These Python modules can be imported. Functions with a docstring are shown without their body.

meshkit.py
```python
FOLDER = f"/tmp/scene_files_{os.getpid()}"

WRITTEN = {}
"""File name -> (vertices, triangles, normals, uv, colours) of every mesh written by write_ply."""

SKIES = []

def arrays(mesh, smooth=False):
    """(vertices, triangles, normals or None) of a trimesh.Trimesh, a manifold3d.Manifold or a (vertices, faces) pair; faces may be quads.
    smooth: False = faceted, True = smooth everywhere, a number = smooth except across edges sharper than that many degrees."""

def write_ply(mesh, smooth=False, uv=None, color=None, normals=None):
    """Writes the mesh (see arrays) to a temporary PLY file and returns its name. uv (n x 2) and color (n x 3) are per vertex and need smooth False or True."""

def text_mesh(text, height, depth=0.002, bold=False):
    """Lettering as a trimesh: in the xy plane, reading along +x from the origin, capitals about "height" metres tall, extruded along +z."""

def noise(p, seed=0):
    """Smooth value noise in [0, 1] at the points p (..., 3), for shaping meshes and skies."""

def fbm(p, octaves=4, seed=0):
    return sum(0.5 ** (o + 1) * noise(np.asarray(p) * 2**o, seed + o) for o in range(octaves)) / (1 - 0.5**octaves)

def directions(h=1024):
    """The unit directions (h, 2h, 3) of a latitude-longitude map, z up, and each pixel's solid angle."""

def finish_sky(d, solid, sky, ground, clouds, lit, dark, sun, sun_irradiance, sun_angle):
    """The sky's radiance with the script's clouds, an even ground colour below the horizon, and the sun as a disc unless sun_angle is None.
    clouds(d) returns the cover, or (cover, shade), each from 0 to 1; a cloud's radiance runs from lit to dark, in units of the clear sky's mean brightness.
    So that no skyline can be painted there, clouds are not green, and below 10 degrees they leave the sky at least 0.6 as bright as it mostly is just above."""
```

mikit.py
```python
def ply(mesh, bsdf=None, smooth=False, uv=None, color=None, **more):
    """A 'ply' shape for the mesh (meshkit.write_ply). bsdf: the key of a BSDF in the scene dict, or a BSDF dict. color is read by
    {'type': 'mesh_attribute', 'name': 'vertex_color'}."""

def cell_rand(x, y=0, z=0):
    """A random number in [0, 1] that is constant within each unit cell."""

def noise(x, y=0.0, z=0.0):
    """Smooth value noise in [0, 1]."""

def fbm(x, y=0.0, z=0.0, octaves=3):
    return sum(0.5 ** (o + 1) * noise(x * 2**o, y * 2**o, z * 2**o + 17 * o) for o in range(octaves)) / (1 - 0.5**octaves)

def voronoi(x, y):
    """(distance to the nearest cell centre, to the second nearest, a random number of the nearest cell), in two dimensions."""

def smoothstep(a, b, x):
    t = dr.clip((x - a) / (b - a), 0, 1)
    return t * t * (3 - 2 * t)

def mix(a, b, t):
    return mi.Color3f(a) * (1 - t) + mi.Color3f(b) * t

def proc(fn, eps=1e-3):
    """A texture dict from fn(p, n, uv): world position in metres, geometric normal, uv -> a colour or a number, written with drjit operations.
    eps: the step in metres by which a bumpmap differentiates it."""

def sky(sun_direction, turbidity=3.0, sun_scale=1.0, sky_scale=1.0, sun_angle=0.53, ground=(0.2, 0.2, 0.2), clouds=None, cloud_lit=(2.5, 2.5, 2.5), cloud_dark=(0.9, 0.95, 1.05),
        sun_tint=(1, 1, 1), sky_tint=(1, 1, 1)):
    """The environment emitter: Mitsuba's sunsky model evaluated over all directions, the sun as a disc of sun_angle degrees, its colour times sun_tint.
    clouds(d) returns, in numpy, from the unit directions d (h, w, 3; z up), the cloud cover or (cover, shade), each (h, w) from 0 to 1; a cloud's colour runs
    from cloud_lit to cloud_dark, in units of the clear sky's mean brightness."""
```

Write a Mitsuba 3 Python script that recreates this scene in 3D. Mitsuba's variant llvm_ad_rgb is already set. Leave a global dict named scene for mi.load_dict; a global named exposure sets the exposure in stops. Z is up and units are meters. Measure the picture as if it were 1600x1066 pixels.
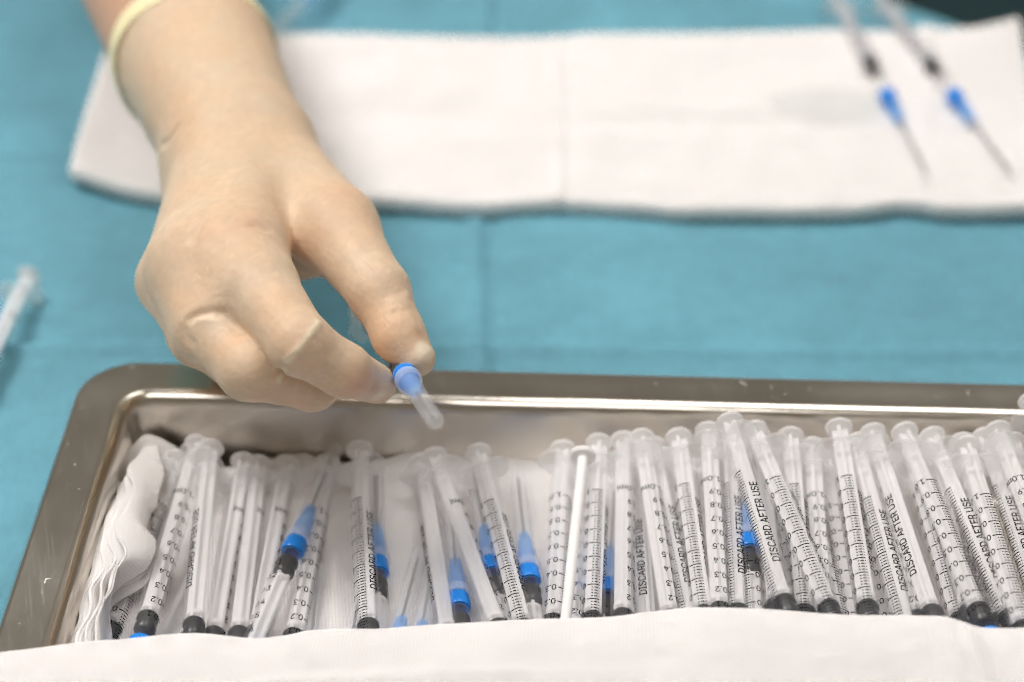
import math, numpy as np, trimesh, mitsuba as mi, mikit, meshkit
import drjit as dr
from shapely.geometry import Polygon, Point, LineString
from shapely import affinity

# ------------------------------------------------------------------ camera, light, exposure
MM = 0.001
PITCH, EYE = math.radians(38.0), np.array([0.0, 0.0, 0.355])
scene, labels = {}, {}
scene['camera'] = {
    'type': 'thinlens', 'fov': 28.85, 'fov_axis': 'x', 'near_clip': 0.01, 'far_clip': 60.0,
    'aperture_radius': 0.0058, 'focus_distance': 0.471,
    'to_world': mi.ScalarTransform4f().look_at(origin=EYE.tolist(), target=(EYE + [0, math.cos(PITCH), -math.sin(PITCH)]).tolist(), up=[0, 0, 1])}
exposure = 0.08
# a room with lit ceiling panels, seen only as light and as reflections: dim warm surroundings and lamps 2 m above the table
scene['room_glow'] = {'type': 'constant', 'radiance': {'type': 'rgb', 'value': [0.165, 0.145, 0.115]}}


def lamp(key, x, y, z, sx, sy, rgb, label):
    scene[key] = {'type': 'rectangle', 'bsdf': {'type': 'diffuse', 'reflectance': {'type': 'rgb', 'value': [0.8, 0.8, 0.8]}},
                  'to_world': mi.ScalarTransform4f().translate([x, y, z]).rotate([1, 0, 0], 180).scale([sx, sy, 1]),
                  'emitter': {'type': 'area', 'radiance': {'type': 'rgb', 'value': rgb}}}
    labels[key] = {'label': label, 'category': 'lamp'}


lamp('ceiling_lamp', -1.15, 0.95, 2.2, 0.32, 0.5, [25.0, 24.2, 23.6], 'ceiling light panel above the left side of the table')
lamp('ceiling_lamp_001', 0.55, 1.15, 2.2, 0.6, 0.5, [5.4, 5.3, 5.2], 'ceiling light panel above the right side of the table')
lamp('ceiling_lamp_002', -0.35, -0.7, 2.2, 0.6, 0.5, [3.5, 3.4, 3.3], 'ceiling light panel above and behind the camera')


# ------------------------------------------------------------------ materials
def rgb(*v):
    return {'type': 'rgb', 'value': list(v)}


def bump(inner, fn, scale=1.0, eps=1e-4):
    return {'type': 'bumpmap', 'arbitrary': mikit.proc(fn, eps=eps), 'scale': scale, 'bsdf': inner}


def two(b):
    return {'type': 'twosided', 'bsdf': b}


def drape_colour(p, n, uv):
    m = mikit.fbm(p.x * 28, p.y * 34, 1.0)
    f = mikit.noise(p.x * 1500, p.y * 420, 2.0)
    g = mikit.fbm(p.x * 190, p.y * 260, 5.0)
    t = 0.76 + 0.32 * m + 0.10 * (f - 0.5) + 0.16 * (g - 0.5)
    return mi.Color3f(0.136, 0.345, 0.43) * t


def drape_relief(p, n, uv):
    return mikit.fbm(p.x * 900, p.y * 380, 0.0) * 0.00012 + mikit.fbm(p.x * 45, p.y * 60, 3.0) * 0.0009


scene['drape_cloth'] = two(bump({'type': 'principled', 'base_color': mikit.proc(drape_colour), 'roughness': 0.75, 'specular': 0.25}, drape_relief))


def weave(p, n, uv):
    a = dr.sin(uv.x * 6.2832) * 0.5 + 0.5
    b = dr.sin(uv.y * 6.2832) * 0.5 + 0.5
    w = mikit.noise(uv.x * 0.35, uv.y * 0.35, 1.0)
    return (a * (0.6 + 0.5 * w) + b * 0.55) * 0.00026 + mikit.fbm(p.x * 240, p.y * 240, p.z * 240) * 0.0005 + mikit.fbm(p.x * 70, p.y * 70, 4.0) * 0.0011


def gauze_colour(p, n, uv):
    m = mikit.fbm(p.x * 90, p.y * 90, p.z * 60)
    a = dr.sin(uv.x * 6.2832) * (0.6 + 0.8 * mikit.noise(uv.x * 0.2, uv.y * 0.2, 3.0)) + 0.5 * dr.sin(uv.y * 6.2832)
    return mi.Color3f(0.81, 0.782, 0.77) * (0.965 + 0.05 * m + 0.035 * a)


scene['gauze'] = two(bump({'type': 'principled', 'base_color': mikit.proc(gauze_colour), 'roughness': 0.85, 'specular': 0.1, 'sheen': 0.2}, weave))


def stained_colour(p, n, uv):
    dx, dy = (p.x - 0.1075) / 0.0205, (p.y - 0.5765) / 0.0145
    r = dr.sqrt(dx * dx + dy * dy) + 0.75 * (mikit.fbm(p.x * 110, p.y * 110, 2.0) - 0.5)
    s = 1 - mikit.smoothstep(0.70, 1.05, r)
    return gauze_colour(p, n, uv) * mikit.mix(mi.Color3f(1, 1, 1), mi.Color3f(0.86, 0.885, 0.875), s)


scene['stained_gauze'] = two(bump({'type': 'principled', 'base_color': mikit.proc(stained_colour), 'roughness': 0.85, 'specular': 0.1, 'sheen': 0.2}, weave))


def steel_rough(p, n, uv):
    s = mikit.fbm(p.x * 55, p.y * 55, p.z * 55)
    k = mikit.noise(p.x * 900, p.y * 900, 3.0)
    w = mikit.noise(p.x * 2600 + p.y * 700, p.y * 60 - p.x * 40, 8.0)
    return 0.12 + 0.16 * s + 0.035 * mikit.smoothstep(0.7, 0.95, w) + 0.3 * mikit.smoothstep(0.955, 0.985, k)


def steel_relief(p, n, uv):
    return mikit.fbm(p.x * 26, p.y * 26, p.z * 26) * 0.0011 + mikit.noise(p.x * 1400, p.y * 160, p.z * 400) * 0.000012


scene['steel'] = two(bump({'type': 'principled', 'base_color': rgb(0.72, 0.69, 0.645), 'metallic': 1.0, 'roughness': mikit.proc(steel_rough)}, steel_relief, eps=3e-4))


def satin_rough(p, n, uv):
    return 0.26 + 0.10 * mikit.fbm(p.x * 55, p.y * 55, p.z * 55) - 0.12 * mikit.smoothstep(0.0222, 0.0240, p.z)


scene['satin_steel'] = two(bump({'type': 'principled', 'base_color': rgb(0.71, 0.66, 0.59), 'metallic': 1.0, 'roughness': mikit.proc(satin_rough)}, steel_relief, eps=3e-4))
scene['needle_steel'] = two({'type': 'principled', 'base_color': rgb(0.45, 0.45, 0.46), 'metallic': 1.0, 'roughness': 0.3})


def clear(opacity, colour, rough, dt=1.0):
    """clear plastic wall: a share of the light goes straight through, the rest meets a milky, glossy sheet"""
    return {'type': 'mask', 'opacity': mikit.proc(opacity), 'bsdf': {'type': 'principledthin', 'base_color': colour, 'roughness': rough, 'spec_trans': 0.0, 'diff_trans': dt, 'eta': 1.5}}


def barrel_haze(p, n, uv):
    return 0.06 + 0.06 * mikit.noise(p.x * 420, p.y * 90, p.z * 420)


def rod_haze(p, n, uv):
    return 0.70 + 0.1 * mikit.noise(p.x * 300, p.y * 120, p.z * 300)


def cap_haze(p, n, uv):
    return 0.18 + 0.08 * mikit.noise(p.x * 420, p.y * 90, p.z * 420)


scene['barrel_plastic'] = clear(barrel_haze, rgb(0.985, 0.98, 0.985), 0.18)
scene['rod_plastic'] = clear(rod_haze, rgb(0.985, 0.975, 0.975), 0.3)


def frost_haze(p, n, uv):
    return 0.24 + 0.10 * mikit.noise(p.x * 300, p.y * 300, p.z * 300)


scene['frosted_plastic'] = clear(frost_haze, rgb(0.97, 0.975, 0.985), 0.2)


def milk_haze(p, n, uv):
    return 0.42 + 0.10 * mikit.noise(p.x * 300, p.y * 300, p.z * 300)


scene['milky_plastic'] = clear(milk_haze, rgb(0.95, 0.96, 0.985), 0.2)
scene['cap_plastic'] = clear(cap_haze, rgb(0.96, 0.97, 0.99), 0.15)
scene['grey_plastic'] = clear(rod_haze, rgb(0.80, 0.80, 0.82), 0.3)
scene['white_plastic'] = two({'type': 'principled', 'base_color': rgb(0.86, 0.84, 0.83), 'roughness': 0.35, 'specular': 0.5})
scene['rubber'] = two({'type': 'principled', 'base_color': rgb(0.012, 0.012, 0.014), 'roughness': 0.32, 'specular': 0.5})
scene['blue_plastic'] = two({'type': 'principled', 'base_color': rgb(0.012, 0.22, 0.72), 'roughness': 0.3, 'specular': 0.5})


def neck_haze(p, n, uv):
    return 0.50 + 0.12 * mikit.noise(p.x * 500, p.y * 500, p.z * 500)


scene['pale_blue_plastic'] = clear(neck_haze, rgb(0.20, 0.53, 0.98), 0.25)
scene['ink'] = two({'type': 'diffuse', 'reflectance': rgb(0.018, 0.018, 0.02)})


def latex_relief(p, n, uv):
    return mikit.fbm(p.x * 1700, p.y * 1700, p.z * 1700) * 0.00018 + mikit.fbm(p.x * 420, p.y * 260, p.z * 420) * 0.00007


VC = {'type': 'mesh_attribute', 'name': 'vertex_color'}
scene['latex'] = two(bump({'type': 'principled', 'base_color': VC, 'roughness': 0.5, 'specular': 0.35, 'sheen': 0.25}, latex_relief))
scene['cuff_latex'] = two({'type': 'principled', 'base_color': rgb(0.84, 0.76, 0.47), 'roughness': 0.5, 'specular': 0.3})
scene['skin'] = two(bump({'type': 'principled', 'base_color': rgb(0.60, 0.36, 0.245), 'roughness': 0.5, 'specular': 0.35}, latex_relief))
scene['floor_paint'] = two({'type': 'diffuse', 'reflectance': rgb(0.035, 0.065, 0.07)})


# ------------------------------------------------------------------ helpers
def add(key, mesh, bsdf, smooth=30, to_world=None, **kw):
    d = mikit.ply(mesh, bsdf, smooth=smooth, **kw) if not isinstance(mesh, dict) else dict(mesh)
    if to_world is not None:
        d['to_world'] = to_world
    scene[key] = d
    return d


def tag(key, label=None, category=None, group=None, kind=None):
    e = labels.setdefault(key, {})
    for k, v in (('label', label), ('category', category), ('group', group), ('kind', kind)):
        if v:
            e[k] = v


def numbered(key):
    if not any(k == key or k.startswith(key + '__') for k in list(scene) + list(labels)):
        return key
    i = 1
    while any(k == f'{key}_{i:03d}' or k.startswith(f'{key}_{i:03d}__') for k in list(scene) + list(labels)):
        i += 1
    return f'{key}_{i:03d}'


def frame(o, z, y):
    """matrix with local z along z and local y as near y as may be; o in mm"""
    z = np.array(z, float) / np.linalg.norm(z)
    y = np.array(y, float) - z * np.dot(y, z)
    y /= np.linalg.norm(y)
    m = np.eye(4)
    m[:3, 0], m[:3, 1], m[:3, 2], m[:3, 3] = np.cross(y, z), y, z, np.array(o) * MM
    return mi.ScalarTransform4f(m)


def lathe(profile, n=28):
    """profile: (r, t) in mm; surface of revolution about z"""
    pr = np.array(profile, float)
    a = np.arange(n) * 2 * np.pi / n
    v = np.stack([pr[:, None, 0] * np.cos(a), pr[:, None, 0] * np.sin(a), np.repeat(pr[:, 1:2], n, 1)], -1).reshape(-1, 3)
    f = []
    for i in range(len(pr) - 1):
        j = np.arange(n)
        k = (j + 1) % n
        f += [np.stack([i * n + j, i * n + k, (i + 1) * n + k, (i + 1) * n + j], 1)]
    f = np.vstack(f)
    f = np.vstack([f[:, [0, 1, 2]], f[:, [0, 2, 3]]])
    m = trimesh.Trimesh(v * MM, f, process=True)
    return m


def join(*ms):
    return trimesh.util.concatenate(list(ms))


def resample(pts, n):
    p = np.array(pts, float)
    s = np.r_[0, np.cumsum(np.linalg.norm(np.diff(p[:, :2], axis=0), axis=1))]
    from scipy.interpolate import PchipInterpolator
    return PchipInterpolator(s, p)(np.linspace(0, s[-1], n))


def slab(top, thick, lip=None):
    """closed sheet from a grid of top points (nu, nv, 3) mm with rounded edges; returns mesh, uv (0.8 mm threads)"""
    nu, nv, _ = top.shape
    t = np.broadcast_to(np.asarray(thick, float), (nu, nv))
    lip = t.max() * 0.5 if lip is None else lip
    cx = top.mean((0, 1))
    n = np.zeros((nu, nv, 3))
    du, dv = np.gradient(top, axis=0), np.gradient(top, axis=1)
    n = np.cross(du, dv)
    n /= np.linalg.norm(n, axis=-1, keepdims=True)
    if n[..., 2].mean() < 0:
        n = -n
    border = [(i, 0) for i in range(nu)] + [(nu - 1, j) for j in range(1, nv)] + [(i, nv - 1) for i in range(nu - 2, -1, -1)] + [(0, j) for j in range(nv - 2, 0, -1)]
    bi = np.array(border)
    bp = top[bi[:, 0], bi[:, 1]]
    tang = np.roll(bp, -1, 0) - np.roll(bp, 1, 0)
    out = np.cross(tang, n[bi[:, 0], bi[:, 1]])
    out /= np.linalg.norm(out, axis=1, keepdims=True) + 1e-9
    if np.mean(np.sum(out * (bp - cx), 1)) < 0:
        out = -out
    bt = t[bi[:, 0], bi[:, 1]][:, None]
    bn = n[bi[:, 0], bi[:, 1]]
    rings = []
    for a in np.linspace(0, np.pi, 8)[1:-1]:
        rings.append(bp - bn * bt * (1 - np.cos(a)) / 2 + out * lip * np.sin(a))
    bot = top - n * t[..., None]
    V = [top.reshape(-1, 3), bot.reshape(-1, 3)] + rings
    idx = np.arange(nu * nv).reshape(nu, nv)
    q = np.stack([idx[:-1, :-1], idx[1:, :-1], idx[1:, 1:], idx[:-1, 1:]], -1).reshape(-1, 4)
    F = [q, q[:, ::-1] + nu * nv]
    nb = len(bi)
    top_b = idx[bi[:, 0], bi[:, 1]]
    seq = [top_b] + [2 * nu * nv + k * nb + np.arange(nb) for k in range(len(rings))] + [top_b + nu * nv]
    for a, b in zip(seq[:-1], seq[1:]):
        F.append(np.stack([a, b, np.roll(b, -1), np.roll(a, -1)], 1))
    V, F = np.vstack(V), np.vstack(F)
    # thread coordinates follow the sheet
    su = np.cumsum(np.r_[np.zeros((1, nv)), np.linalg.norm(np.diff(top, axis=0), axis=-1)], 0)
    sv = np.cumsum(np.c_[np.zeros((nu, 1)), np.linalg.norm(np.diff(top, axis=1), axis=-1)], 1)
    uv0 = np.stack([su, sv], -1).reshape(-1, 2)
    uvb = uv0.reshape(nu, nv, 2)[bi[:, 0], bi[:, 1]]
    UV = np.vstack([uv0, uv0] + [uvb + 0.3 * k for k in range(len(rings))]) / 0.85
    F = np.vstack([F[:, [0, 1, 2]], F[:, [0, 2, 3]]])
    m = trimesh.Trimesh(V * MM, F, process=False)
    if m.volume < 0:
        m.invert()
    return m, UV


def nz(x, y, s, seed=0, octaves=3):
    return meshkit.fbm(np.stack([np.asarray(x) / s, np.asarray(y) / s, np.zeros_like(np.asarray(x, float)) + seed * 7.3], -1), octaves, seed) - 0.5


# ------------------------------------------------------------------ setting: floor far below, the draped table
fl = trimesh.creation.box([8, 8, 0.02])
fl.apply_translation([0, 1.0, -0.81])
add('floor', fl, 'floor_paint', False)
tag('floor', 'dark floor far below the table', kind='structure')


def drape_height(x, y):
    z = 2.2 * nz(x, y, 80, 3) + 0.5 * nz(x, y, 16, 5)
    for (a, b, c, amp, w) in ((0.0, 1.0, 451.5, 2.4, 2.4), (0.0, 1.0, 556.0, 2.2, 2.4), (1.0, 0.006, -7.0, 2.0, 1.9), (0.0, 1.0, 345.0, 1.0, 2.0), (1.0, 0.0, 200.0, 1.0, 2.0), (1.0, 0.0, -214.0, 1.0, 2.0), (0.0, 1.0, 661.0, 1.2, 2.2)):
        d = a * x + b * y - c + 1.5 * np.sin((b * x - a * y) * 0.02)
        z = z + amp * np.exp(-(d / w) ** 2) - 0.35 * amp * np.exp(-((d - 2.4 * w) / (2 * w)) ** 2)
    d = 0.66 * (x - 169) + 0.75 * (y - 655)            # the cloth rolls off the rounded corner of the table
    r = np.maximum(d + 26, 0)
    z = z - np.where(r < 60, r * r / 78.0, 60 * 60 / 78.0 + (r - 60) * 3.4)
    return z - 1.6


gx, gy = np.meshgrid(np.r_[np.arange(-420, -180, 8), np.arange(-180, 232, 2.0), np.arange(232, 420, 8)], np.r_[np.arange(60, 420, 4), np.arange(420, 760, 2.0), np.arange(760, 1000, 8)], indexing='ij')
g = np.stack([gx, gy, drape_height(gx, gy)], -1)
idx = np.arange(gx.size).reshape(gx.shape)
q = np.stack([idx[:-1, :-1], idx[1:, :-1], idx[1:, 1:], idx[:-1, 1:]], -1).reshape(-1, 4)
add('table_drape', (g.reshape(-1, 3) * MM, q), 'drape_cloth', True)
tag('table_drape', 'teal surgical drape with pressed fold lines covering the table', 'drape', kind='structure')

# ------------------------------------------------------------------ the steel tray
TC, TA = np.array([20.0, 303.5]), math.radians(-2.3)


def rrect(hx, hy, r, n=10):
    c = []
    for (sx, sy, a0) in ((1, 1, 0), (-1, 1, 90), (-1, -1, 180), (1, -1, 270)):
        for a in np.radians(a0 + np.linspace(0, 90, n)):
            c.append((sx * (hx - r) + r * math.cos(a), sy * (hy - r) + r * math.sin(a)))
    p = []
    for i in range(len(c)):                                # long sides get points of their own
        a, b = np.array(c[i]), np.array(c[(i + 1) % len(c)])
        k = max(1, int(np.linalg.norm(b - a) / 12))
        p += [a + (b - a) * j / k for j in range(k)]
    return np.array(p)


def sweep(prof):
    """prof: (inset from outer edge, z)"""
    HX, HY, RO = 138.0, 106.0, 15.0
    base = rrect(HX, HY, RO)
    poly = Polygon(base)
    rings = []
    nrm = np.roll(base, -1, 0) - np.roll(base, 1, 0)
    nrm = np.stack([-nrm[:, 1], nrm[:, 0]], 1)
    nrm /= np.linalg.norm(nrm, axis=1, keepdims=True)
    for ins, z in prof:
        rr = rrect(HX - ins, HY - ins, max(RO - ins * 0.55, 4.0) + (0 if ins < 20 else 0))
        # same number of points: resample by matching the base parameter
        s = np.r_[0, np.cumsum(np.linalg.norm(np.diff(np.vstack([rr, rr[:1]]), axis=0), axis=1))]
        # keep corners aligned by angle from base list
        c = []
        for (sx, sy, a0) in ((1, 1, 0), (-1, 1, 90), (-1, -1, 180), (1, -1, 270)):
            r = max(RO - ins * 0.55, 4.0)
            for a in np.radians(a0 + np.linspace(0, 90, 12)):
                c.append((sx * (HX - ins - r) + r * math.cos(a), sy * (HY - ins - r) + r * math.sin(a)))
        c = np.array(c)
        p = []
        for i in range(len(c)):
            a, b = c[i], c[(i + 1) % len(c)]
            k = 14 if i % 12 == 11 else 1
            p += [a + (b - a) * j / k for j in range(k)]
        p = np.array(p)
        w = np.stack([p[:, 0] * math.cos(TA) - p[:, 1] * math.sin(TA) + TC[0], p[:, 0] * math.sin(TA) + p[:, 1] * math.cos(TA) + TC[1], np.full(len(p), z)], 1)
        rings.append(w)
    n = len(rings[0])
    V = np.vstack(rings)
    F = []
    for i in range(len(rings) - 1):
        j = np.arange(n)
        k = (j + 1) % n
        F.append(np.stack([i * n + j, i * n + k, (i + 1) * n + k, (i + 1) * n + j], 1))
    return V, np.vstack(F), n


RIM = [(0.6, 20.6), (0.0, 21.2), (0.0, 22.6), (0.35, 24.0), (1.2, 24.9), (2.4, 25.1), (6, 25.0), (9.5, 25.0), (11.0, 25.1), (11.6, 25.12)]
BASIN = [(11.6, 25.12), (12.2, 25.07), (12.8, 24.9), (13.4, 24.6), (13.95, 24.2), (14.45, 23.6), (14.85, 22.9), (15.15, 22.0), (15.4, 21.0), (16.9, 12), (18.1, 5.0), (18.9, 3.0), (20.3, 1.6), (22.5, 1.0), (40, 1.0), (80, 1.0), (104, 1.0)]
V, Fq, n = sweep(RIM)
add('steel_tray__rim', (V * MM, Fq), 'steel', 40)
V, Fq, n = sweep(BASIN)
add('steel_tray__basin', (V * MM, Fq), 'satin_steel', 50)
tag('steel_tray', 'shallow stainless steel tray with flat rim and rounded corners, full of syringes', 'tray')

# ------------------------------------------------------------------ gauze cloths
FAR_BACK = [(-141.1, 622.3, 5.0), (-113.7, 624.6, 5.0), (-84.3, 626.0, 5.0), (-22.7, 623.2, 5.0), (14.8, 623.7, 5.0), (18.2, 625.5, 5.0), (68.3, 626.0, 5.0), (123.3, 627.8, 5.0), (136.8, 626.9, 5.0), (145.8, 626.0, 5.0), (163.6, 623.7, 5.0), (179.2, 627.8, 5.0) ]
FAR_FRONT = [(-140.3, 538.5, 5.0), (-107.3, 525.9, 5.0), (-72.7, 523.7, 5.0), (-40.4, 523.4, 5.0), (-12.1, 520.5, 5.0), (14.1, 522.7, 5.0), (36.2, 520.9, 5.0), (60.1, 518.0, 5.0), (106.3, 518.7, 5.0), (125.0, 522.3, 5.0), (136.6, 519.4, 5.0), (168.9, 520.1, 5.0) ]
b, f = resample(FAR_BACK, 240), resample(FAR_FRONT, 240)
v = np.linspace(0, 1, 80)[None, :, None]
top = f[:, None] * (1 - v) + b[:, None] * v
X, Y = top[..., 0], top[..., 1]
top[..., 2] = 5.0 + 2.4 * nz(X, Y, 30, 11) + 0.8 * nz(X, Y, 10, 13)
top[..., 2] += 0.6 * np.exp(-((X - 15.2) / 1.8) ** 2) - 0.4 * np.exp(-((X - 18.8) / 2.0) ** 2)
top[..., 2] -= 2.4 * np.exp(-((X + 50) / 36) ** 2 - ((Y - 572) / 11) ** 2) + 0.9 * np.exp(-((X - 60) / 60) ** 2 - ((Y - 566) / 5) ** 2)
top[..., 2] += 5.0 * np.clip((X - 140) / 30, 0, 1) * np.clip((Y - 585) / 45, 0, 1) + 2.0 * np.exp(-((X - 146 - (Y - 620) * .12) / 4) ** 2) * np.clip((Y - 560) / 50, 0, 1)
top[..., 2] += 2.0 * np.exp(-((X + 142) / 14) ** 2)
m, uv = slab(top, 6.4, 2.4)
add('gauze_cloth', m, 'stained_gauze', True, uv=uv)
tag('gauze_cloth', 'folded white gauze cloth lying on the teal drape behind the tray, grey damp spot', 'gauze')

# lining of the tray
LIN_BACK = [(-102.6, 373.6, 10.0), (-98.8, 385.8, 10.0), (-93.9, 393.4, 11.0), (-83.8, 391.4, 9.0), (-76.0, 388.8, 8.0), (-70.2, 388.8, 8.0), (-62.2, 392.5, 8.0), (-54.7, 393.7, 9.0), (-47.0, 391.0, 8.0), (-33.6, 392.5, 8.0), (-25.2, 393.9, 9.0), (-8.4, 393.8, 8.0), (0.0, 395.1, 8.0), (10.1, 395.6, 8.0), (16.8, 393.6, 8.0), (33.6, 393.0, 8.0), (117.3, 390.5, 8.0) ]
b = resample(LIN_BACK, 200)
yv = np.r_[np.linspace(0, 1, 90)]
front = np.stack([b[:, 0] * 1.0, np.full(len(b), 212.0), np.full(len(b), 4.0)], 1)
top = front[:, None] * (1 - yv[None, :, None]) + b[:, None] * yv[None, :, None]
X, Y = top[..., 0], top[..., 1]
back = b[:, None, 1]
rise = np.clip((Y - (back - 26)) / 26, 0, 1)
bed = 4.6 + 2.0 * np.clip((10 - X) / 40, 0, 1)
top[..., 2] = bed + (b[:, None, 2] + 1 - bed) * rise ** 1.7 + 1.4 * nz(X, Y, 22, 21) * (1 + rise) + 0.5 * nz(X, Y, 6, 22)
left = np.clip((-84 - X) / 14, 0, 1)
top[..., 2] += 5 * left
m, uv = slab(top, 1.6, 0.8)
add('tray_lining__cloth', m, 'gauze', True, uv=uv)
FOLD_L = [(-94.4, 395.5, 9.0), (-97.1, 377.6, 14.0), (-100.9, 363.2, 17.0), (-101.9, 355.7, 18.0), (-100.0, 349.0, 18.0), (-98.4, 343.5, 18.0), (-101.0, 331.7, 18.0), (-101.0, 320.3, 17.0), (-100.0, 312.4, 17.0) ]
FOLD_R = [(-93.1, 392.8, 10.0), (-89.6, 367.1, 16.0), (-91.0, 362.6, 18.0), (-90.2, 355.7, 18.0), (-87.7, 350.8, 18.0), (-88.8, 343.5, 18.0), (-96.5, 333.8, 18.0), (-95.0, 320.3, 17.0), (-94.2, 312.4, 17.0) ]
NL = 4
for k in range(NL):
    a, c = resample(FOLD_L, 160), resample(FOLD_R, 160)
    s = np.linspace(0, 1, 160)
    o = (NL - 1 - k) * -0.3 + k * 2.1
    # each layer steps back to the right of the one above it
    edge_l = a.copy()
    edge_l[:, 0] += o * np.clip((s - 0.18) / 0.2, 0, 1) + (0.9 * np.sin(s * 17 + k * 0.45) + 0.45 * np.sin(s * 39 + 0.8 * k)) * np.clip(s * 4, 0, 1)
    right = c.copy()
    right[:, 0] += 1.6 * (1 - np.exp(-s * 3)) + (0.4 * np.sin(s * 31 + k)) - (0.8 * (NL - 1 - k) if k else 0)
    w = np.linspace(0, 1, 22)[None, :, None]
    top = edge_l[:, None] * (1 - w) + right[:, None] * w
    top[..., 2] += 1.25 * k + 1.0 - 5.5 * (w[..., 0] ** 2) * np.clip((s[:, None] - .1) * 4, 0, 1) + 0.8 * nz(top[..., 0], top[..., 1], 9, 31 + k)
    top[..., 2] += 2.2 * np.exp(-((s[:, None] - 0.5) / 0.12) ** 2) * w[..., 0]
    m, uv = slab(top, 0.85, 0.45)
    add('tray_lining__fold' + (f'_{k:03d}' if k else ''), m, 'gauze', True, uv=uv)
tag('tray_lining', 'white gauze lining inside the steel tray, left edge folded in wavy layers', 'gauze')

# front cloth over the needle ends
FRONT = [(-122.4, 305.8, 27.0), (-114.1, 307.0, 27.0), (-100.3, 309.3, 27.0), (-86.2, 310.9, 27.0), (-72.0, 312.4, 27.0), (-57.4, 310.7, 27.0), (-51.8, 311.6, 27.0), (-44.7, 313.6, 27.0), (-34.7, 314.0, 27.0), (-14.4, 314.2, 28.0), (7.2, 314.9, 29.0), (21.6, 314.9, 30.0), (31.7, 315.7, 31.0), (41.6, 314.9, 33.0), (57.1, 313.0, 34.0), (76.7, 310.4, 35.0), (90.8, 310.2, 35.0), (96.3, 308.5, 36.0), (98.6, 307.1, 36.0), (104.8, 306.4, 36.0), (118.2, 306.2, 36.0) ]
b = resample(FRONT, 300)
v = np.linspace(0, 1, 110)[None, :]
top = np.zeros((300, 110, 3))
top[..., 0] = b[:, None, 0] + (-6 * v)
top[..., 1] = b[:, None, 1] - 128 * v
X, Y = top[..., 0], top[..., 1]
fall = np.clip((205 - Y) / 20, 0, 1)
top[..., 2] = b[:, None, 2] + 2.2 * (1 - (1 - np.clip(v * 9, 0, 1)) ** 2) + 1.8 * nz(X, Y, 30, 41) + 0.5 * nz(X, Y, 8, 42) - 16 * fall ** 2
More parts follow.
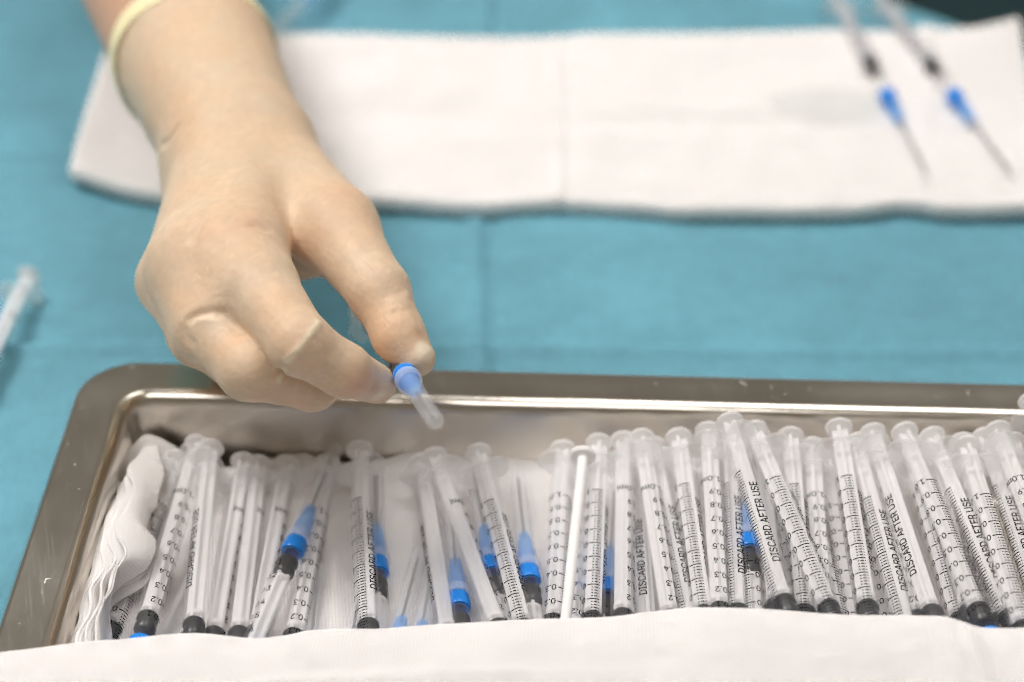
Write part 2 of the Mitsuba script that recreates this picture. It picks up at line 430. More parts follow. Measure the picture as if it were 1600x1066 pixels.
top[..., 2] += 0.55 * np.exp(-((X - 99.3 + 0.1 * (Y - 300)) / 2.2) ** 2) - 1.0 * np.clip((X - 100) / 4, 0, 1) * np.clip(1 - v * 3, 0, 1)
top[..., 2] += 0.7 * np.exp(-((Y - 297 - 0.05 * X + 2 * np.sin(X / 20)) / 2.0) ** 2) * np.clip((-X + 40) / 30, 0, 1)
m, uv = slab(top, 3.0, 1.5)
add('gauze_cover', m, 'gauze', True, uv=uv)
tag('gauze_cover', 'white gauze cloth in the foreground, spread over the needle ends and tray front', 'gauze')

# ------------------------------------------------------------------ the syringe: local z runs from the finger flange (0) to the needle, mm
R = 2.92
T1, T0 = 13.0, 58.6                     # marks 1.0 and 0


def stadium(a, b, z0, z1, rim=0.35):
    """winged flange: half length a along x, half width b along y, bevelled"""
    p = Polygon([(-a + b * 0.75, -b), (a - b * 0.75, -b), (a - b * 0.75, b), (-a + b * 0.75, b)]).buffer(0.01)
    p = p.union(affinity.scale(Point(a - b * 0.75, 0).buffer(1, 12), b * 0.75, b)).union(affinity.scale(Point(-a + b * 0.75, 0).buffer(1, 12), b * 0.75, b))
    m1 = trimesh.creation.extrude_polygon(p.buffer(-rim), z1 - z0, engine='earcut')
    m2 = trimesh.creation.extrude_polygon(p, z1 - z0 - 2 * rim, engine='earcut')
    m1.apply_translation([0, 0, z0])
    m2.apply_translation([0, 0, z0 + rim])
    h = trimesh.util.concatenate([m1, m2]).convex_hull
    h.apply_scale(MM)
    return h


barrel = lathe([(2.35, -0.4), (R, 0.2), (R, 1.2), (R, T0 - 1), (R, T0 + 0.6), (R - 0.5, T0 + 1.5), (1.9, T0 + 1.9), (1.75, T0 + 3.2), (1.6, T0 + 6)], 32)
inner = lathe([(2.35, -0.4), (2.35, T0 + 0.2)], 24)
BARREL = mikit.ply(barrel, 'barrel_plastic', smooth=35)


def rod_mesh():
    arms = []
    for a in (0, 90):
        bx = trimesh.creation.box([3.9, 0.8, 58])
        bx.apply_translation([0, 0, 23.5])
        bx.apply_transform(trimesh.transformations.rotation_matrix(math.radians(a), [0, 0, 1]))
        arms.append(bx)
    m = join(*arms)
    m.apply_scale(MM)
    ring = lathe([(0, 50.5), (2.1, 50.5), (2.1, 51.5), (0, 51.5)], 20)
    ring2 = lathe([(0, 3.0), (2.1, 3.0), (2.1, 3.8), (0, 3.8)], 20)
    return join(m, ring, ring2)


disc = lathe([(0, -7.15), (2.6, -7.2), (3.25, -7.1), (3.5, -6.75), (3.5, -6.5), (3.3, -6.15), (2.6, -6.0), (0, -6.0)], 30)
ROD = mikit.ply(rod_mesh(), 'rod_plastic', smooth=False)
GREY_ROD = mikit.ply(rod_mesh(), 'grey_plastic', smooth=False)
DISC = mikit.ply(disc, 'rod_plastic', smooth=40)
STOP = mikit.ply(lathe([(0, 52.8), (2.2, 52.8), (2.5, 53.3), (2.5, 54.4), (2.2, 54.7), (2.2, 56.2), (2.5, 56.5), (2.5, 57.5), (2.2, 58.0), (0, 58.5)], 28), 'rubber', smooth=35)
HUB = mikit.ply(lathe([(1.7, 60.2), (2.75, 60.2), (2.95, 60.6), (2.95, 62.2), (2.7, 62.6), (2.7, 64.2), (2.4, 64.5), (0, 64.5)], 28), 'blue_plastic', smooth=35)
NECK = mikit.ply(lathe([(2.1, 64.5), (2.1, 67.2), (1.8, 67.5), (1.8, 69.4), (2.0, 69.6), (2.0, 70.6), (1.75, 70.8), (1.6, 74.0), (1.2, 76.6), (0.5, 77.4), (0, 77.5)], 24), 'pale_blue_plastic', smooth=35)
NEEDLE = mikit.ply(lathe([(0.33, 75.6), (0.33, 97.0), (0.05, 98.5)], 8), 'needle_steel', smooth=40)
LONG_NEEDLE = mikit.ply(lathe([(0.42, 75.6), (0.42, 106.5), (0.05, 109.0)], 10), 'needle_steel', smooth=40)
CAP = mikit.ply(lathe([(2.55, 67.4), (2.5, 70.0), (2.15, 76.0), (1.95, 99.2), (1.7, 100.4), (1.0, 101.0), (0, 101.0)], 26), 'cap_plastic', smooth=35)
COLLAR = mikit.ply(lathe([(2.9, 64.3), (3.2, 64.5), (3.2, 66.3), (2.85, 66.9), (2.55, 67.4)], 26), 'milky_plastic', smooth=35)
FLANGE = mikit.ply(stadium(7.0, 3.8, -0.6, 0.5), 'frosted_plastic', smooth=35)


def wrap(m2, r):
    """planar mesh (s to the right, t along the axis, mm) onto the barrel"""
    v = np.array(m2.vertices)
    a = v[:, 0] / r
    return trimesh.Trimesh(np.stack([np.sin(a) * r, np.cos(a) * r, v[:, 1]], 1) * MM, m2.faces, process=False)


def flat(text, cap, length=None, fine=0.7):
    m = meshkit.text_mesh(text, cap, depth=0.02, bold=True)
    keep = np.abs(m.face_normals[:, 2]) > 0.9
    keep &= m.triangles_center[:, 2] > 0.01
    m.update_faces(keep)
    m.remove_unreferenced_vertices()
    m.vertices -= [m.bounds[0][0], 0, 0]
    if length:
        m.vertices *= [length / m.bounds[1][0], 1, 1]
    v, f = trimesh.remesh.subdivide_to_size(m.vertices, m.faces, fine)
    return trimesh.Trimesh(v, f, process=False)


def make_scale():
    parts = []
    for k in range(51):
        t = T1 + (T0 - T1) * k / 50
        lo = -1.6 if k % 5 == 0 else -0.55
        n = 5 if k % 5 == 0 else 3
        s = np.linspace(lo, 1.45, n)
        v = np.vstack([np.stack([s, np.full(n, t - 0.17), s * 0], 1), np.stack([s, np.full(n, t + 0.17), s * 0], 1)])
        i = np.arange(n - 1)
        f = np.vstack([np.stack([i, i + 1, i + 1 + n], 1), np.stack([i, i + 1 + n, i + n], 1)])
        parts.append(trimesh.Trimesh(v, f, process=False))
        if k % 5 == 0 and k < 50:
            m = flat('1.0ml' if k == 0 else '0.%d' % (10 - k // 5), 1.65, (5.8 if k == 0 else 3.0))
            v = np.array(m.vertices)
            m.vertices = np.stack([-2.0 - v[:, 0], t + v[:, 1] - 0.75, v[:, 0] * 0], 1)   # rotated half a turn
            parts.append(m)
    return wrap(trimesh.util.concatenate(parts), R + 0.03)


def make_lettering():
    m = flat('DISCARD AFTER USE', 1.9, 26.0)
    v = np.array(m.vertices)
    m.vertices = np.stack([4.4 - v[:, 1], 43.5 - v[:, 0], v[:, 0] * 0], 1)       # reads from the needle end up
    return wrap(m, R + 0.03)


SCALE = mikit.ply(make_scale(), 'ink', smooth=False)
LETTERING = mikit.ply(make_lettering(), 'ink', smooth=False)


def syringe(o, axis, phi, label, group=None, pull=0.0, key='syringe', capped=True):
    key = numbered(key)
    o, axis = np.array(o, float), np.array(axis, float)
    axis /= np.linalg.norm(axis)
    n0 = np.array([0, -0.79, 0.61]) - axis * np.dot([0, -0.79, 0.61], axis)
    n0 /= np.linalg.norm(n0)
    x0 = np.cross(n0, axis)
    c, s = math.cos(math.radians(phi)), math.sin(math.radians(phi))
    y = n0 * c + x0 * s
    w = frame(o, axis, y)
    wp = frame(o - axis * pull, axis, y)
    tag(key, label, 'syringe', group)
    add(key + '__barrel', BARREL, None, to_world=w)
    add(key + '__barrel__flange', FLANGE, None, to_world=w)
    add(key + '__barrel__scale', SCALE, None, to_world=w)
    add(key + '__barrel__lettering', LETTERING, None, to_world=w)
    add(key + '__plunger', ROD if capped else GREY_ROD, None, to_world=wp)
    add(key + '__plunger__thumb_disc', DISC, None, to_world=wp)
    add(key + '__plunger__stopper', STOP, None, to_world=wp)
    add(key + '__needle_hub', HUB, None, to_world=w)
    add(key + '__needle_hub__neck', NECK, None, to_world=w)
    add(key + '__needle_hub__needle', NEEDLE if capped else LONG_NEEDLE, None, to_world=w)
    if capped:
        add(key + '__needle_cap', CAP, None, to_world=w)
        add(key + '__needle_cap__collar', COLLAR, None, to_world=w)
    return key


HEAP = [
    (99.2, 371.5, 30.0, 0.127, -0.991, -0.035, 22, 'clear syringe leaning right with its numbers and scale up, black stopper above the cloth step'),
    (106.8, 373.2, 27.0, 0.137, -0.989, -0.052, -58, 'clear syringe with lettering facing up, just right of the one whose numbers face up'),
    (113.1, 366.5, 30.0, 0.036, -0.999, -0.035, 5, 'clear syringe with a wide flange and upright scale, second thumb disc from the right end'),
    (122.2, 372.4, 30.0, 0.075, -0.997, -0.035, 62, 'rightmost large clear syringe, its ml mark facing up beside the right picture edge'),
    (91.9, 376.3, 26.0, 0.091, -0.994, -0.052, -107, 'clear syringe with its lettering on its left flank, black stopper left of the cloth step'),
    (87.2, 371.4, 25.0, 0.061, -0.997, -0.052, -38, 'clear syringe with low flange, slanted lettering facing up, between two upright scale and plain barrels'),
    (82.7, 376.8, 27.0, -0.015, -0.999, -0.052, -14, 'clear syringe with its scale facing up, third black stopper left of the cloth step'),
    (62.3, 375.0, 28.0, 0.194, -0.980, -0.052, 0, 'strongly slanted clear syringe with scale up and a blue hub peeping out at its foot'),
    (55.3, 373.5, 32.0, 0.125, -0.991, -0.052, -52, 'topmost clear syringe of the heap, thumb disc overlapping the bright tray edge, slanted lettering up'),
    (70.9, 379.0, 21.9, -0.054, -0.998, -0.035, -15, 'clear syringe with raised thumb disc, crossing under the strongly slanted one with blue foot'),
    (76.6, 378.7, 18.9, -0.071, -0.997, -0.035, 68, 'clear syringe with low thumb disc and ml mark up, right of the strongly slanted one'),
    (49.9, 379.1, 24.0, -0.032, -0.998, -0.052, 75, 'clear syringe with numbers on its right flank, just left of the topmost syringe'),
    (55.3, 379.6, 21.9, -0.050, -0.998, -0.035, -48, 'upright clear syringe with straight lettering, directly under the topmost syringe on its left'),
    (59.4, 379.6, 16.8, 0.008, -0.999, -0.035, 20, 'half hidden syringe whose numbers show beneath the lower end of the topmost syringe'),
    (68.5, 379.2, 14.9, -0.019, -1.000, -0.017, -12, 'half hidden syringe whose scale shows between the topmost syringe and the strongly slanted one'),
    (62.7, 379.4, 22.0, -0.024, -1.000, -0.000, 150, "buried syringe whose thumb disc peeks out behind the topmost syringe's shoulder"),
    (80.9, 378.7, 14.9, -0.015, -1.000, -0.017, 18, 'half hidden syringe with numbers up, left of the third scale syringe from the cloth step'),
    (88.7, 378.4, 14.8, 0.008, -1.000, -0.017, 18, 'half hidden syringe with numbers facing up, squeezed left of the slanted low flange lettering one'),
    (101.7, 377.8, 20.9, 0.046, -0.998, -0.035, -18, 'half hidden syringe with scale ticks, left beneath the one whose numbers face up'),
    (114.7, 377.3, 22.0, -0.024, -0.999, -0.035, -70, 'half hidden syringe between the slanted lettering and the wide flange ones near the right end'),
    (123.2, 377.1, 21.0, 0.002, -1.000, -0.017, 8, 'half hidden syringe with scale ticks beneath the right end of the heap'),
    (106.4, 377.7, 22.0, -0.012, -1.000, -0.000, 170, 'buried plain syringe showing its thumb disc right behind the one whose numbers face up'),
    (127.7, 376.9, 22.0, -0.008, -0.999, -0.035, -30, 'clear syringe cut by the right picture edge under the rightmost large one'),
    (131.1, 378.7, 34.0, 0.054, -0.993, -0.104, 0, 'syringe at the right picture edge, only its thumb disc over the rim in view'),
    (40.7, 380.3, 13.0, -0.018, -1.000, 0.000, 60, 'buried syringe with sideways numbers under the pair of lettering syringes in mid heap'),
    (53.5, 379.6, 14.9, -0.062, -0.998, -0.017, -30, 'buried syringe showing fine ticks between the right flank numbers one and the topmost one'),
    (75.3, 378.9, 15.9, 0.025, -1.000, -0.017, 30, "buried syringe whose numbers glimmer under the blue footed slanted syringe's right side"),
    (89.0, 378.1, 20.8, 0.102, -0.994, -0.035, 70, 'half hidden syringe slanting right behind the low flange slanted lettering one'),
    (97.0, 377.9, 14.8, -0.048, -0.999, -0.017, -20, 'buried syringe with ticks under the plain barrel left of the cloth step'),
    (106.7, 377.4, 16.9, 0.119, -0.993, -0.017, -70, 'buried syringe with steep ticks under the one whose numbers face up'),
    (112.5, 377.3, 15.8, -0.047, -0.999, -0.017, 40, 'buried syringe whose numbers show through the slanted lettering one near the right end'),
    (120.3, 377.0, 24.0, 0.046, -0.998, -0.035, -60, 'half hidden lettering syringe squeezed between the wide flange one and the rightmost large one'),
    (28.4, 379.9, 20.0, -0.049, -0.998, -0.035, 112, 'straight clear syringe without print on top, second right of the white plunger'),
    (21.9, 379.0, 20.0, -0.059, -0.998, -0.035, -3, 'straight clear syringe with scale and lettering on top, first right of the white plunger'),
    (12.9, 381.3, 16.0, -0.056, -0.998, -0.017, 38, 'clear syringe with reversed numbers down its left side, directly left of the white plunger'),
    (18.4, 381.0, 12.0, -0.075, -0.997, 0.000, 78, 'half hidden syringe with bold numbers in the gap right of the white plunger'),
    (33.5, 378.2, 22.0, 0.061, -0.997, -0.052, 100, 'clear syringe slanting right across the next one, ml mark turned sideways, no scale on top'),
    (36.8, 380.3, 17.9, 0.087, -0.996, -0.035, -35, 'clear syringe with slanted lettering and fine ticks, left of the straight scale in mid heap'),
    (42.9, 379.1, 22.0, 0.033, -0.999, -0.035, -15, 'clear syringe with scale and italic looking lettering, second left of the right flank numbers one'),
    (32.1, 380.7, 12.0, -0.001, -1.000, 0.000, -82, 'half hidden syringe whose lettering shows low between two plain barrels right of the white plunger'),
    (47.5, 380.1, 11.0, 0.000, -1.000, -0.000, 160, "buried plain syringe beneath the scale syringe in the heap's middle"),
    (-7.3, 377.3, 18.0, 0.188, -0.982, -0.035, -5, 'clear syringe with scale ticks up, leaning right between two reversed ones with blue hubs'),
    (-18.1, 378.6, 16.0, 0.277, -0.960, -0.035, 150, 'plain clear syringe leaning right, black stopper at cloth edge left of the leaning scale syringe'),
    (-22.5, 380.6, 12.0, 0.139, -0.990, -0.017, -125, 'clear syringe with lettering down its left edge, left of the plain one leaning right'),
    (-38.5, 378.3, 18.0, 0.092, -0.995, -0.035, -22, 'clear syringe with dense scale ticks standing alone in the left half beside a blue hub'),
    (-48.4, 381.2, 11.0, -0.061, -0.998, -0.017, 72, 'clear syringe with numbers facing up, right of the big tilted blue hub at left'),
    (-82.0, 383.0, 16.0, -0.074, -0.997, -0.035, 98, 'clear syringe with black stopper and blue hub at cloth edge near the wavy gauze folds'),
    (-77.1, 379.3, 18.0, 0.052, -0.998, -0.035, -103, 'clear syringe with lettering on its left edge, second black stopper from the left'),
    (-87.9, 383.4, 11.0, -0.133, -0.991, -0.017, 40, 'leftmost syringe, its numbers showing beside the wavy gauze folds'),
    (-69.7, 380.6, 12.0, -0.012, -1.000, -0.017, 150, 'faint clear syringe right of the lettering one, third thumb disc from the left'),
    (-65.7, 381.4, 11.0, 0.022, -1.000, 0.000, 180, 'faint clear syringe with fourth thumb disc from the left, scale turned aside'),
    (-58.9, 382.1, 10.0, -0.036, -0.999, 0.000, 140, 'faint clear syringe whose numbers run along the left of the big tilted blue hub'),
    (54.3, 286.4, 20.0, 0.049, 0.999, -0.000, 30, 'reversed syringe with blue hub half under the topmost syringe on the right'),
    (13.1, 281.9, 9.0, 0.060, 0.998, -0.000, 30, 'reversed syringe low in the gap right of the white plunger, slivers of blue hub showing'),
    (18.1, 282.3, 9.0, 0.085, 0.996, -0.000, 30, 'reversed syringe whose blue hub glints between two straight barrels right of the white plunger'),
    (-8.4, 276.9, 10.0, -0.073, 0.997, 0.000, 200, 'reversed syringe with blue hub low at the cloth, left of the two middle blue hubs'),
    (3.8, 289.4, 10.0, -0.141, 0.990, -0.000, 170, 'reversed syringe with blue hub left of the leaning scale syringe'),
    (8.5, 285.0, 11.0, -0.071, 0.997, -0.000, 170, 'reversed syringe with large blue hub and upright needle right of the leaning scale syringe'),
    (-37.4, 257.9, 10.0, 0.145, 0.989, -0.000, 160, 'reversed syringe showing only its capped needle and blue hub tip, left one of a pair'),
    (-28.6, 256.1, 10.0, 0.095, 0.996, -0.000, 160, 'reversed syringe showing only its capped needle and blue hub tip, right one of a pair'),
    (-29.5, 289.9, 9.0, -0.060, 0.998, -0.000, 160, 'reversed syringe with blue hub tucked behind the lone dense scale syringe'),
    (-66.1, 293.1, 14.0, 0.202, 0.979, 0.000, 120, 'reversed syringe tilted right with big blue hub and black stopper, left part of the tray'),
    (-47.8, 251.7, 9.0, 0.002, 1.000, -0.000, 160, 'reversed syringe of which only a clear capped needle shows, right of the numbered left barrel'),
    (-44.5, 251.2, 9.0, 0.083, 0.997, -0.000, 160, 'reversed syringe of which only a clear capped needle shows, left of the dense scale syringe'),
    (-99.6, 251.7, 9.0, 0.217, 0.976, 0.000, 160, 'reversed syringe of which only a thin capped needle shows between the two leftmost black stoppers'),
]
GROUP = 'syringes heaped in the steel tray'
RNG = np.random.default_rng(5)
for row in HEAP:
    syringe(row[0:3], row[3:6], row[6], row[7], GROUP, pull=float(RNG.uniform(0, 0.7)))
syringe((-38.8, 420.6, 34.8), (0.2217, -0.8933, 0.3911), -35, 'capped syringe with a blue hub held between thumb and index finger')
syringe((118.8, 637.9, 8.5), (0.1175, -0.9931, 0.0000), 20, 'left one of the two uncapped syringes lying on the folded gauze behind', 'syringes on the folded gauze', pull=15, capped=False)
syringe((135.6, 636.9, 8.5), (0.2092, -0.9779, 0.0000), 30, 'right one of the two uncapped syringes lying on the folded gauze behind', 'syringes on the folded gauze', pull=14, capped=False)
syringe((-144.5, 469.3, 6.0), (-0.0952, -0.9955, 0.0001), 172, 'blurred syringe on the teal drape at the left edge, its plunger end in view', pull=2)
syringe((-46.8, 716.3, 8.0), (-0.3702, -0.9289, 0.0000), 0, 'blurred syringe on the drape behind the wrist, only its capped end in view')

# loose white plunger among the barrels
o, p = np.array((17.9, 376.9, 24.0)), np.array((12.4, 322.4, 22.0))
ax = (p - o) / np.linalg.norm(p - o)
w = frame(o, ax, [0, -0.79, 0.61])
add('loose_plunger__rod', lathe([(0, 0.9), (1.3, 1.0), (1.3, 40), (1.25, 78), (0, 78)], 20), 'white_plastic', 35, to_world=w)
add('loose_plunger__thumb_disc', lathe([(0, -0.5), (2.9, -0.5), (3.3, -0.1), (3.3, 0.5), (2.9, 1.0), (0, 1.0)], 26), 'white_plastic', 35, to_world=w)
tag('loose_plunger', 'opaque bright white plunger rod lying between the clear barrels in the middle of the tray', 'plunger')

# ------------------------------------------------------------------ the gloved hand
J = dict(FA=(-127.2, 612.6, 58.9, 27.0), FB=(-97.5, 524.6, 60.0, 24.2), WR=(-76.0, 463.0, 62.4, 19.3), IW=(-69.9, 442.7, 64.0, 14.0), MW=(-76.0, 442.3, 63.5, 13.5), RW=(-77.2, 446.3, 58.8, 11.0), PW=(-81.9, 452.3, 53.6, 10.5), IM=(-67.6, 396.8, 71.8, 11.5), MM=(-78.4, 397.1, 67.4, 10.5), RM=(-85.5, 404.8, 57.8, 8.3), PM=(-87.6, 418.3, 45.8, 8.0), TC=(-66.2, 452.0, 62.9, 13.0), TM=(-44.9, 413.8, 67.6, 10.2), TI=(-32.4, 388.8, 66.5, 7.4), TD=(-27.2, 377.5, 61.8, 6.2), TT=(-22.6, 371.8, 59.3, 4.5), TH=(-61.0, 437.5, 59.0, 13.0), WA=(-55.2, 423.8, 52.8, 5.7), WB=(-46.9, 415.5, 58.5, 5.4), IA=(-61.1, 382.0, 72.4, 9.8), IP=(-48.9, 360.5, 72.6, 7.3), ID=(-39.1, 360.6, 64.6, 6.2), IT=(-32.3, 367.2, 55.1, 4.8), MA=(-72.4, 378.0, 64.0, 8.6), MP=(-61.6, 362.4, 63.5, 7.2), MD=(-47.8, 369.6, 53.2, 6.3), MT=(-40.2, 384.3, 47.7, 5.0), RP=(-77.0, 385.7, 54.4, 6.8), RD=(-71.0, 392.7, 42.3, 6.3), RT=(-66.2, 402.1, 33.1, 5.0), PP=(-82.0, 402.8, 42.2, 6.2), PD=(-75.8, 406.1, 33.5, 5.6), PT=(-72.6, 413.2, 26.3, 5.0))


def cone_sdf(P, a, b):
    """rounded cone between joints a and b (x, y, z, r)"""
    pa, pb = np.array(a[:3], np.float32), np.array(b[:3], np.float32)
    d = pb - pa
    t = np.clip(((P - pa) @ d) / (d @ d), 0, 1)
    return np.linalg.norm(P - pa - t[..., None] * d, axis=-1) - (a[3] + (b[3] - a[3]) * t)


def smin(a, b, k):
    h = np.maximum(k - np.abs(a - b), 0) / k
    return np.minimum(a, b) - h * h * k * 0.25


def ball(P, c, r):
    return np.linalg.norm(P - np.array(c, np.float32), axis=-1) - r


def surface_nets(f, origin, h):
    s = f < 0
    nx, ny, nzz = f.shape
    cs = (nx - 1, ny - 1, nzz - 1)
    acc, cnt = np.zeros(cs + (3,), np.float32), np.zeros(cs, np.float32)
    quads = []
    cell = np.arange(np.prod(cs)).reshape(cs)
    for ax in range(3):
        lo = [slice(None)] * 3
        hi = [slice(None)] * 3
        lo[ax], hi[ax] = slice(0, -1), slice(1, None)
        fa, fb = f[tuple(lo)], f[tuple(hi)]
        ch = s[tuple(lo)] != s[tuple(hi)]
        I = np.argwhere(ch)
        va, vb = fa[ch], fb[ch]
        t = va / (va - vb)
        p = I.astype(np.float32)
        p[:, ax] += t
        o1, o2 = [k for k in range(3) if k != ax]
        ids = []
        for d1, d2 in ((-1, -1), (0, -1), (0, 0), (-1, 0)):
            J = I.copy()
            J[:, o1] += d1
            J[:, o2] += d2
            ok = (J[:, o1] >= 0) & (J[:, o1] < cs[o1]) & (J[:, o2] >= 0) & (J[:, o2] < cs[o2])
            np.add.at(acc, tuple(J[ok].T), p[ok])
            np.add.at(cnt, tuple(J[ok].T), 1)
            c = np.full(len(J), -1)
            c[ok] = cell[tuple(J[ok].T)]
            ids.append(c)
        Q = np.stack(ids, 1)
        flip = s[tuple(lo)][ch]
        if ax == 1:
            flip = ~flip
        Q[~flip] = Q[~flip][:, ::-1]
        quads.append(Q[(Q >= 0).all(1)])
    Q = np.vstack(quads)
    used = np.unique(Q)
    remap = np.full(cell.size, -1)
    remap[used] = np.arange(len(used))
    V = acc.reshape(-1, 3)[used] / cnt.reshape(-1)[used][:, None]
    Q = remap[Q]
    F = np.vstack([Q[:, [0, 1, 2]], Q[:, [0, 2, 3]]])
    m = trimesh.Trimesh(V * h + origin, F, process=False)
    if m.volume < 0:
        m.invert()
    return m


def relax(m, n, lam=0.5, mu=-0.52):
    from scipy import sparse
    f = m.faces
    i, j = np.r_[f[:, 0], f[:, 1], f[:, 2]], np.r_[f[:, 1], f[:, 2], f[:, 0]]
    A = sparse.coo_matrix((np.ones(2 * len(i)), (np.r_[i, j], np.r_[j, i])), shape=(len(m.vertices),) * 2).tocsr()
    A.data[:] = 1
    A = sparse.diags(1 / np.maximum(np.asarray(A.sum(1)).ravel(), 1)) @ A
    v = np.array(m.vertices)
    for _ in range(n):
        for k in (lam, mu):
            v = v + k * (A @ v - v)
    m.vertices = v


def jv(k):
    return np.array(J[k][:3])


arm = (jv('FA') - jv('WR')) / np.linalg.norm(jv('FA') - jv('WR'))
CUFF = jv('FB') + arm * -13.0
H0 = 0.8
lo = np.array([-132, 342, 12.0])
hi = np.array([-8, 556, 98.0])
ax3 = [np.arange(lo[i], hi[i], H0, dtype=np.float32) for i in range(3)]
P = np.stack(np.meshgrid(*ax3, indexing='ij'), -1)


def chain(*ks, k=3.0):
    d = None
    for a, b in zip(ks[:-1], ks[1:]):
        c = cone_sdf(P, J[a], J[b])
        d = c if d is None else smin(d, c, k)
    return d


palm = chain('FA', 'FB', 'WR')
meta = chain('TC', 'TM')
for a, b in (('IW', 'IM'), ('MW', 'MM'), ('RW', 'RM'), ('PW', 'PM')):
    meta = smin(meta, cone_sdf(P, J[a], J[b]), 6)
palm = smin(palm, meta, 12)
knuckles = smin(cone_sdf(P, J['IM'], J['IA']), cone_sdf(P, J['MM'], J['MA']), 10)
palm = smin(palm, knuckles, 5)
web = smin(chain('TC', 'TH'), chain('TH', 'WA', 'WB'), 5)      # the fold between thumb and index lies deeper than the index base
palm = smin(palm, web, 2.2)
fingers = [chain('TM', 'TI', 'TD', 'TT', k=2.5), chain('IM', 'IA', 'IP', 'ID', 'IT', k=2.0), chain('MM', 'MA', 'MP', 'MD', 'MT', k=2.0), chain('RM', 'RP', 'RD', 'RT', k=2.0), chain('PM', 'PP', 'PD', 'PT', k=2.0)]

RIDGE_LINES = [
    ([(-51.3, 353.1, 73.2), (-48.3, 353.8, 76.4), (-45.8, 356.5, 78.5), (-44.2, 360.4, 78.8)], 0.60, 1.00),
    ([(-54.1, 358.8, 63.2), (-53.5, 359.8, 63.9), (-52.1, 353.8, 70.2)], 0.45, 0.70),
    ([(-75.1, 371.2, 70.9), (-73.2, 371.4, 72.1), (-70.4, 371.0, 72.6)], 0.50, 0.40),
    ([(-28.7, 379.9, 70.0), (-26.6, 381.2, 69.8), (-24.9, 384.1, 69.0)], 0.40, 0.15),
    ([(-28.6, 378.3, 69.3), (-26.5, 379.0, 69.2), (-24.5, 381.6, 68.3)], 0.40, 0.12),
]
GROOVE_LINES = [
    ([(-62.3, 392.4, 83.8), (-60.5, 392.6, 83.0), (-58.7, 392.9, 82.0)], 0.55, 0.70),
    ([(-75.6, 371.6, 71.0), (-73.9, 372.1, 72.3), (-70.8, 371.6, 73.0), (-67.9, 371.2, 73.2), (-65.5, 369.0, 71.8), (-62.8, 365.8, 71.1)], 0.70, 0.75),
    ([(-94.2, 453.9, 67.4), (-91.4, 449.9, 70.9), (-88.9, 450.7, 74.6)], 0.50, 0.50),
    ([(-77.2, 370.7, 68.8), (-76.4, 369.4, 67.4), (-75.1, 368.1, 66.7)], 0.45, 0.40),
    ([(-54.1, 359.5, 64.7), (-52.4, 353.8, 70.6), (-51.5, 353.2, 72.2)], 0.50, 0.50),
    ([(-76.5, 390.4, 81.2), (-74.9, 393.6, 83.1), (-73.6, 396.4, 84.0)], 0.60, 0.25),
]

hand = None
for d, k in zip(fingers, (6.0, 2.2, 4.0, 5.0, 5.0)):
    d = smin(palm, d, k)
    hand = d if hand is None else smin(hand, d, 0.9)


def line_sdf(pts, r):
    d = None
    for a, b in zip(pts[:-1], pts[1:]):
        m0, m1 = np.minimum(a, b) - 5, np.maximum(a, b) + 5
        s = tuple(slice(max(int((m0[i] - lo[i]) / H0), 0), int((m1[i] - lo[i]) / H0) + 2) for i in range(3))
        c = np.full(P.shape[:3], 9.0, np.float32)
        c[s] = cone_sdf(P[s], (*a, r), (*b, r))
        d = c if d is None else np.minimum(d, c)
    return d


for pts, r, k in RIDGE_LINES:                      # folds of loose latex stand proud, creases are pressed in
    hand = smin(hand, line_sdf(pts, r * 0.9), 1.2)
for pts, r, k in GROOVE_LINES:
    hand = -smin(-hand, line_sdf(pts, r), 1.5)

hand = np.maximum(hand, (P - CUFF.astype(np.float32)) @ arm.astype(np.float32))
glove = surface_nets(hand, lo, H0)
relax(glove, 3)
gv = np.array(glove.vertices)
nn = np.array(glove.vertex_normals)
glove.vertices = gv + nn * (0.22 * (meshkit.fbm(gv / 7.0, 3, 4) - 0.5) + 0.07 * (meshkit.fbm(gv / 1.6, 2, 5) - 0.5))[:, None]
base = np.array([0.655, 0.485, 0.338])
col = np.tile(base, (len(gv), 1)) * (0.95 + 0.1 * meshkit.fbm(gv / 3.0, 3, 7))[:, None]
blot = meshkit.fbm(gv / 13.0, 3, 9)[:, None]
col = col * (1 + (blot - 0.5) * np.array([0.10, -0.12, -0.25]))
BLUSH_AT = [
    ((-34.5, 355.7, 64.5), 4.4, (0.916, 0.796, 0.796)),
    ((-32.1, 359.7, 60.2), 2.1, (0.88, 0.76, 0.772)),
    ((-22.0, 373.9, 65.2), 1.4, (0.772, 0.7, 0.688)),
    ((-24.2, 371.2, 64.6), 3.3, (0.982, 0.904, 0.88)),
    ((-29.7, 372.9, 66.1), 6.1, (1.018, 0.94, 0.88)),
    ((-28.9, 386.3, 73.2), 6.9, (1.012, 0.958, 0.94)),
    ((-54.5, 366.5, 80.4), 6.6, (1.018, 0.952, 0.904)),
    ((-65.1, 362.3, 70.6), 4.7, (1.018, 0.946, 0.892)),
    ((-62.0, 394.0, 83.8), 4.6, (1.012, 0.958, 0.94)),
    ((-74.1, 390.3, 82.2), 5.2, (1.03, 1.0, 0.988)),
    ((-52.5, 409.8, 75.8), 9.5, (1.0, 0.958, 0.94)),
    ((-43.7, 354.3, 73.2), 6.5, (0.976, 0.94, 0.94)),
    ((-55.1, 357.8, 60.9), 6.0, (0.964, 0.922, 0.916)),
    ((-66.2, 430.2, 79.7), 9.8, (1.012, 0.982, 0.958)),
    ((-44.8, 416.4, 79.0), 6.4, (1.0, 0.952, 0.928)),
]
NAIL_AT = [((-31.4, 361.5, 55.9), 1.7), ((-20.6, 370.2, 62.9), 2.5), ]
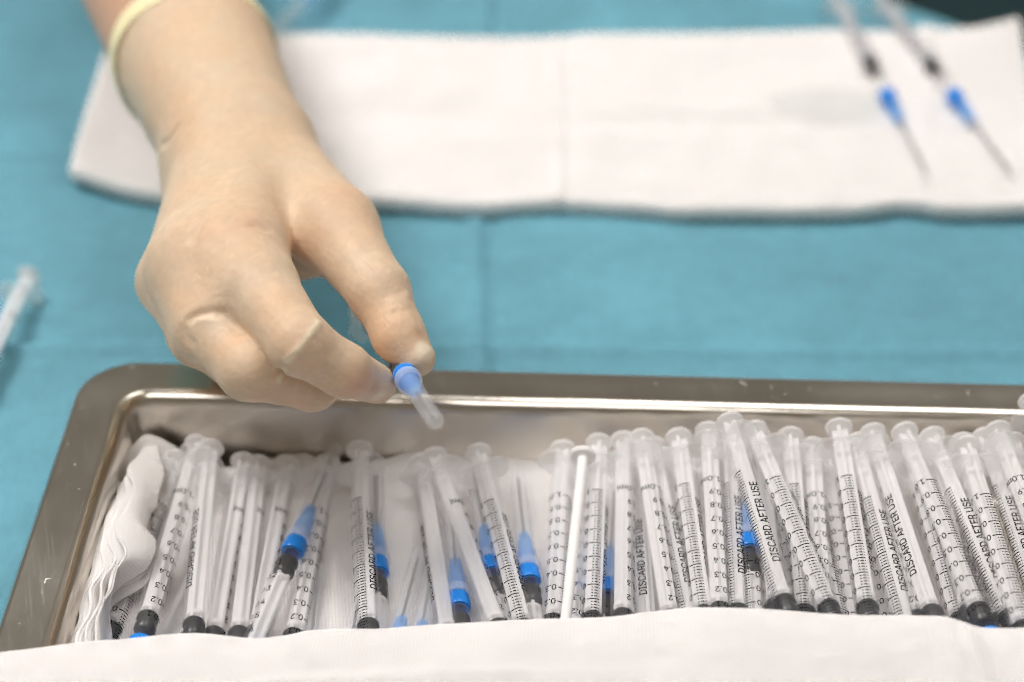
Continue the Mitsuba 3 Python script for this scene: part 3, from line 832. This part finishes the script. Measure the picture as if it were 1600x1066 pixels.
for c, r, tone in BLUSH_AT:                       # skin showing pink or dark through the thin latex
    w8 = np.exp(-(np.linalg.norm(gv - np.array(c), axis=1) / r) ** 2)[:, None] * (0.75 + 0.5 * blot)
    col = col * (1 - w8 + w8 * np.array(tone))
for c, r in NAIL_AT:
    w8 = 1 / (1 + np.exp((np.linalg.norm(gv - np.array(c), axis=1) - r) * 3.0))[:, None]
    col = col * (1 - w8) + w8 * np.array([0.74, 0.62, 0.47])
for pts, r, k in RIDGE_LINES:                    # latex lifted off the skin is paler
    a = np.concatenate([np.linspace(p0, p1, 12) for p0, p1 in zip(np.array(pts)[:-1], np.array(pts)[1:])])
    from scipy.spatial import cKDTree
    w8 = (k * np.exp(-(cKDTree(a).query(gv)[0] / 0.75) ** 2))[:, None]
    col = col * (1 - w8) + w8 * np.array([0.86, 0.78, 0.58])
speck = meshkit.noise(gv / 0.9, 12)[:, None]
col *= 0.94 + 0.10 * speck + 0.05 * np.clip((meshkit.noise(gv / 2.2, 15)[:, None] - 0.6) / 0.3, 0, 1)
glove.vertices = np.array(glove.vertices) * MM
add('person__glove', glove, 'latex', True, color=np.clip(col, 0, 1))
# rolled cuff of the glove
ca = np.cross(arm, [0, 0, 1.0])
ca /= np.linalg.norm(ca)
cb = np.cross(ca, arm)
th = np.arange(120) * 2 * np.pi / 120
ph = np.arange(14) * 2 * np.pi / 14
rr = 24.0 + 0.2 * np.sin(th * 5 + 1)
ring = CUFF + (rr[:, None, None] + 0.55 * np.cos(ph)[None, :, None]) * (np.cos(th)[:, None, None] * ca + np.sin(th)[:, None, None] * cb) + (4.3 * np.sin(ph)[None, :, None] + 0.6 * np.sin(th * 3)[:, None, None]) * arm
i, j = np.meshgrid(np.arange(120), np.arange(14), indexing='ij')
q = np.stack([i * 14 + j, (i + 1) % 120 * 14 + j, (i + 1) % 120 * 14 + (j + 1) % 14, i * 14 + (j + 1) % 14], -1).reshape(-1, 4)
add('person__glove__cuff', (ring.reshape(-1, 3) * MM, q), 'cuff_latex', True)
# bare forearm
L = np.linspace(-6, 180, 40)
rr = 22.9 + L * 0.035
fa = CUFF + L[:, None, None] * arm + rr[:, None, None] * (np.cos(th)[None, :, None] * ca + np.sin(th)[None, :, None] * cb)
n1 = 120
i, j = np.meshgrid(np.arange(39), np.arange(n1), indexing='ij')
q = np.stack([i * n1 + j, (i + 1) * n1 + j, (i + 1) * n1 + (j + 1) % n1, i * n1 + (j + 1) % n1], -1).reshape(-1, 4)
add('person__forearm', (fa.reshape(-1, 3) * MM, q), 'skin', True)
tag('person', 'right hand in cream latex glove with rolled cuff, reaching over the tray, pinching a syringe', 'person')
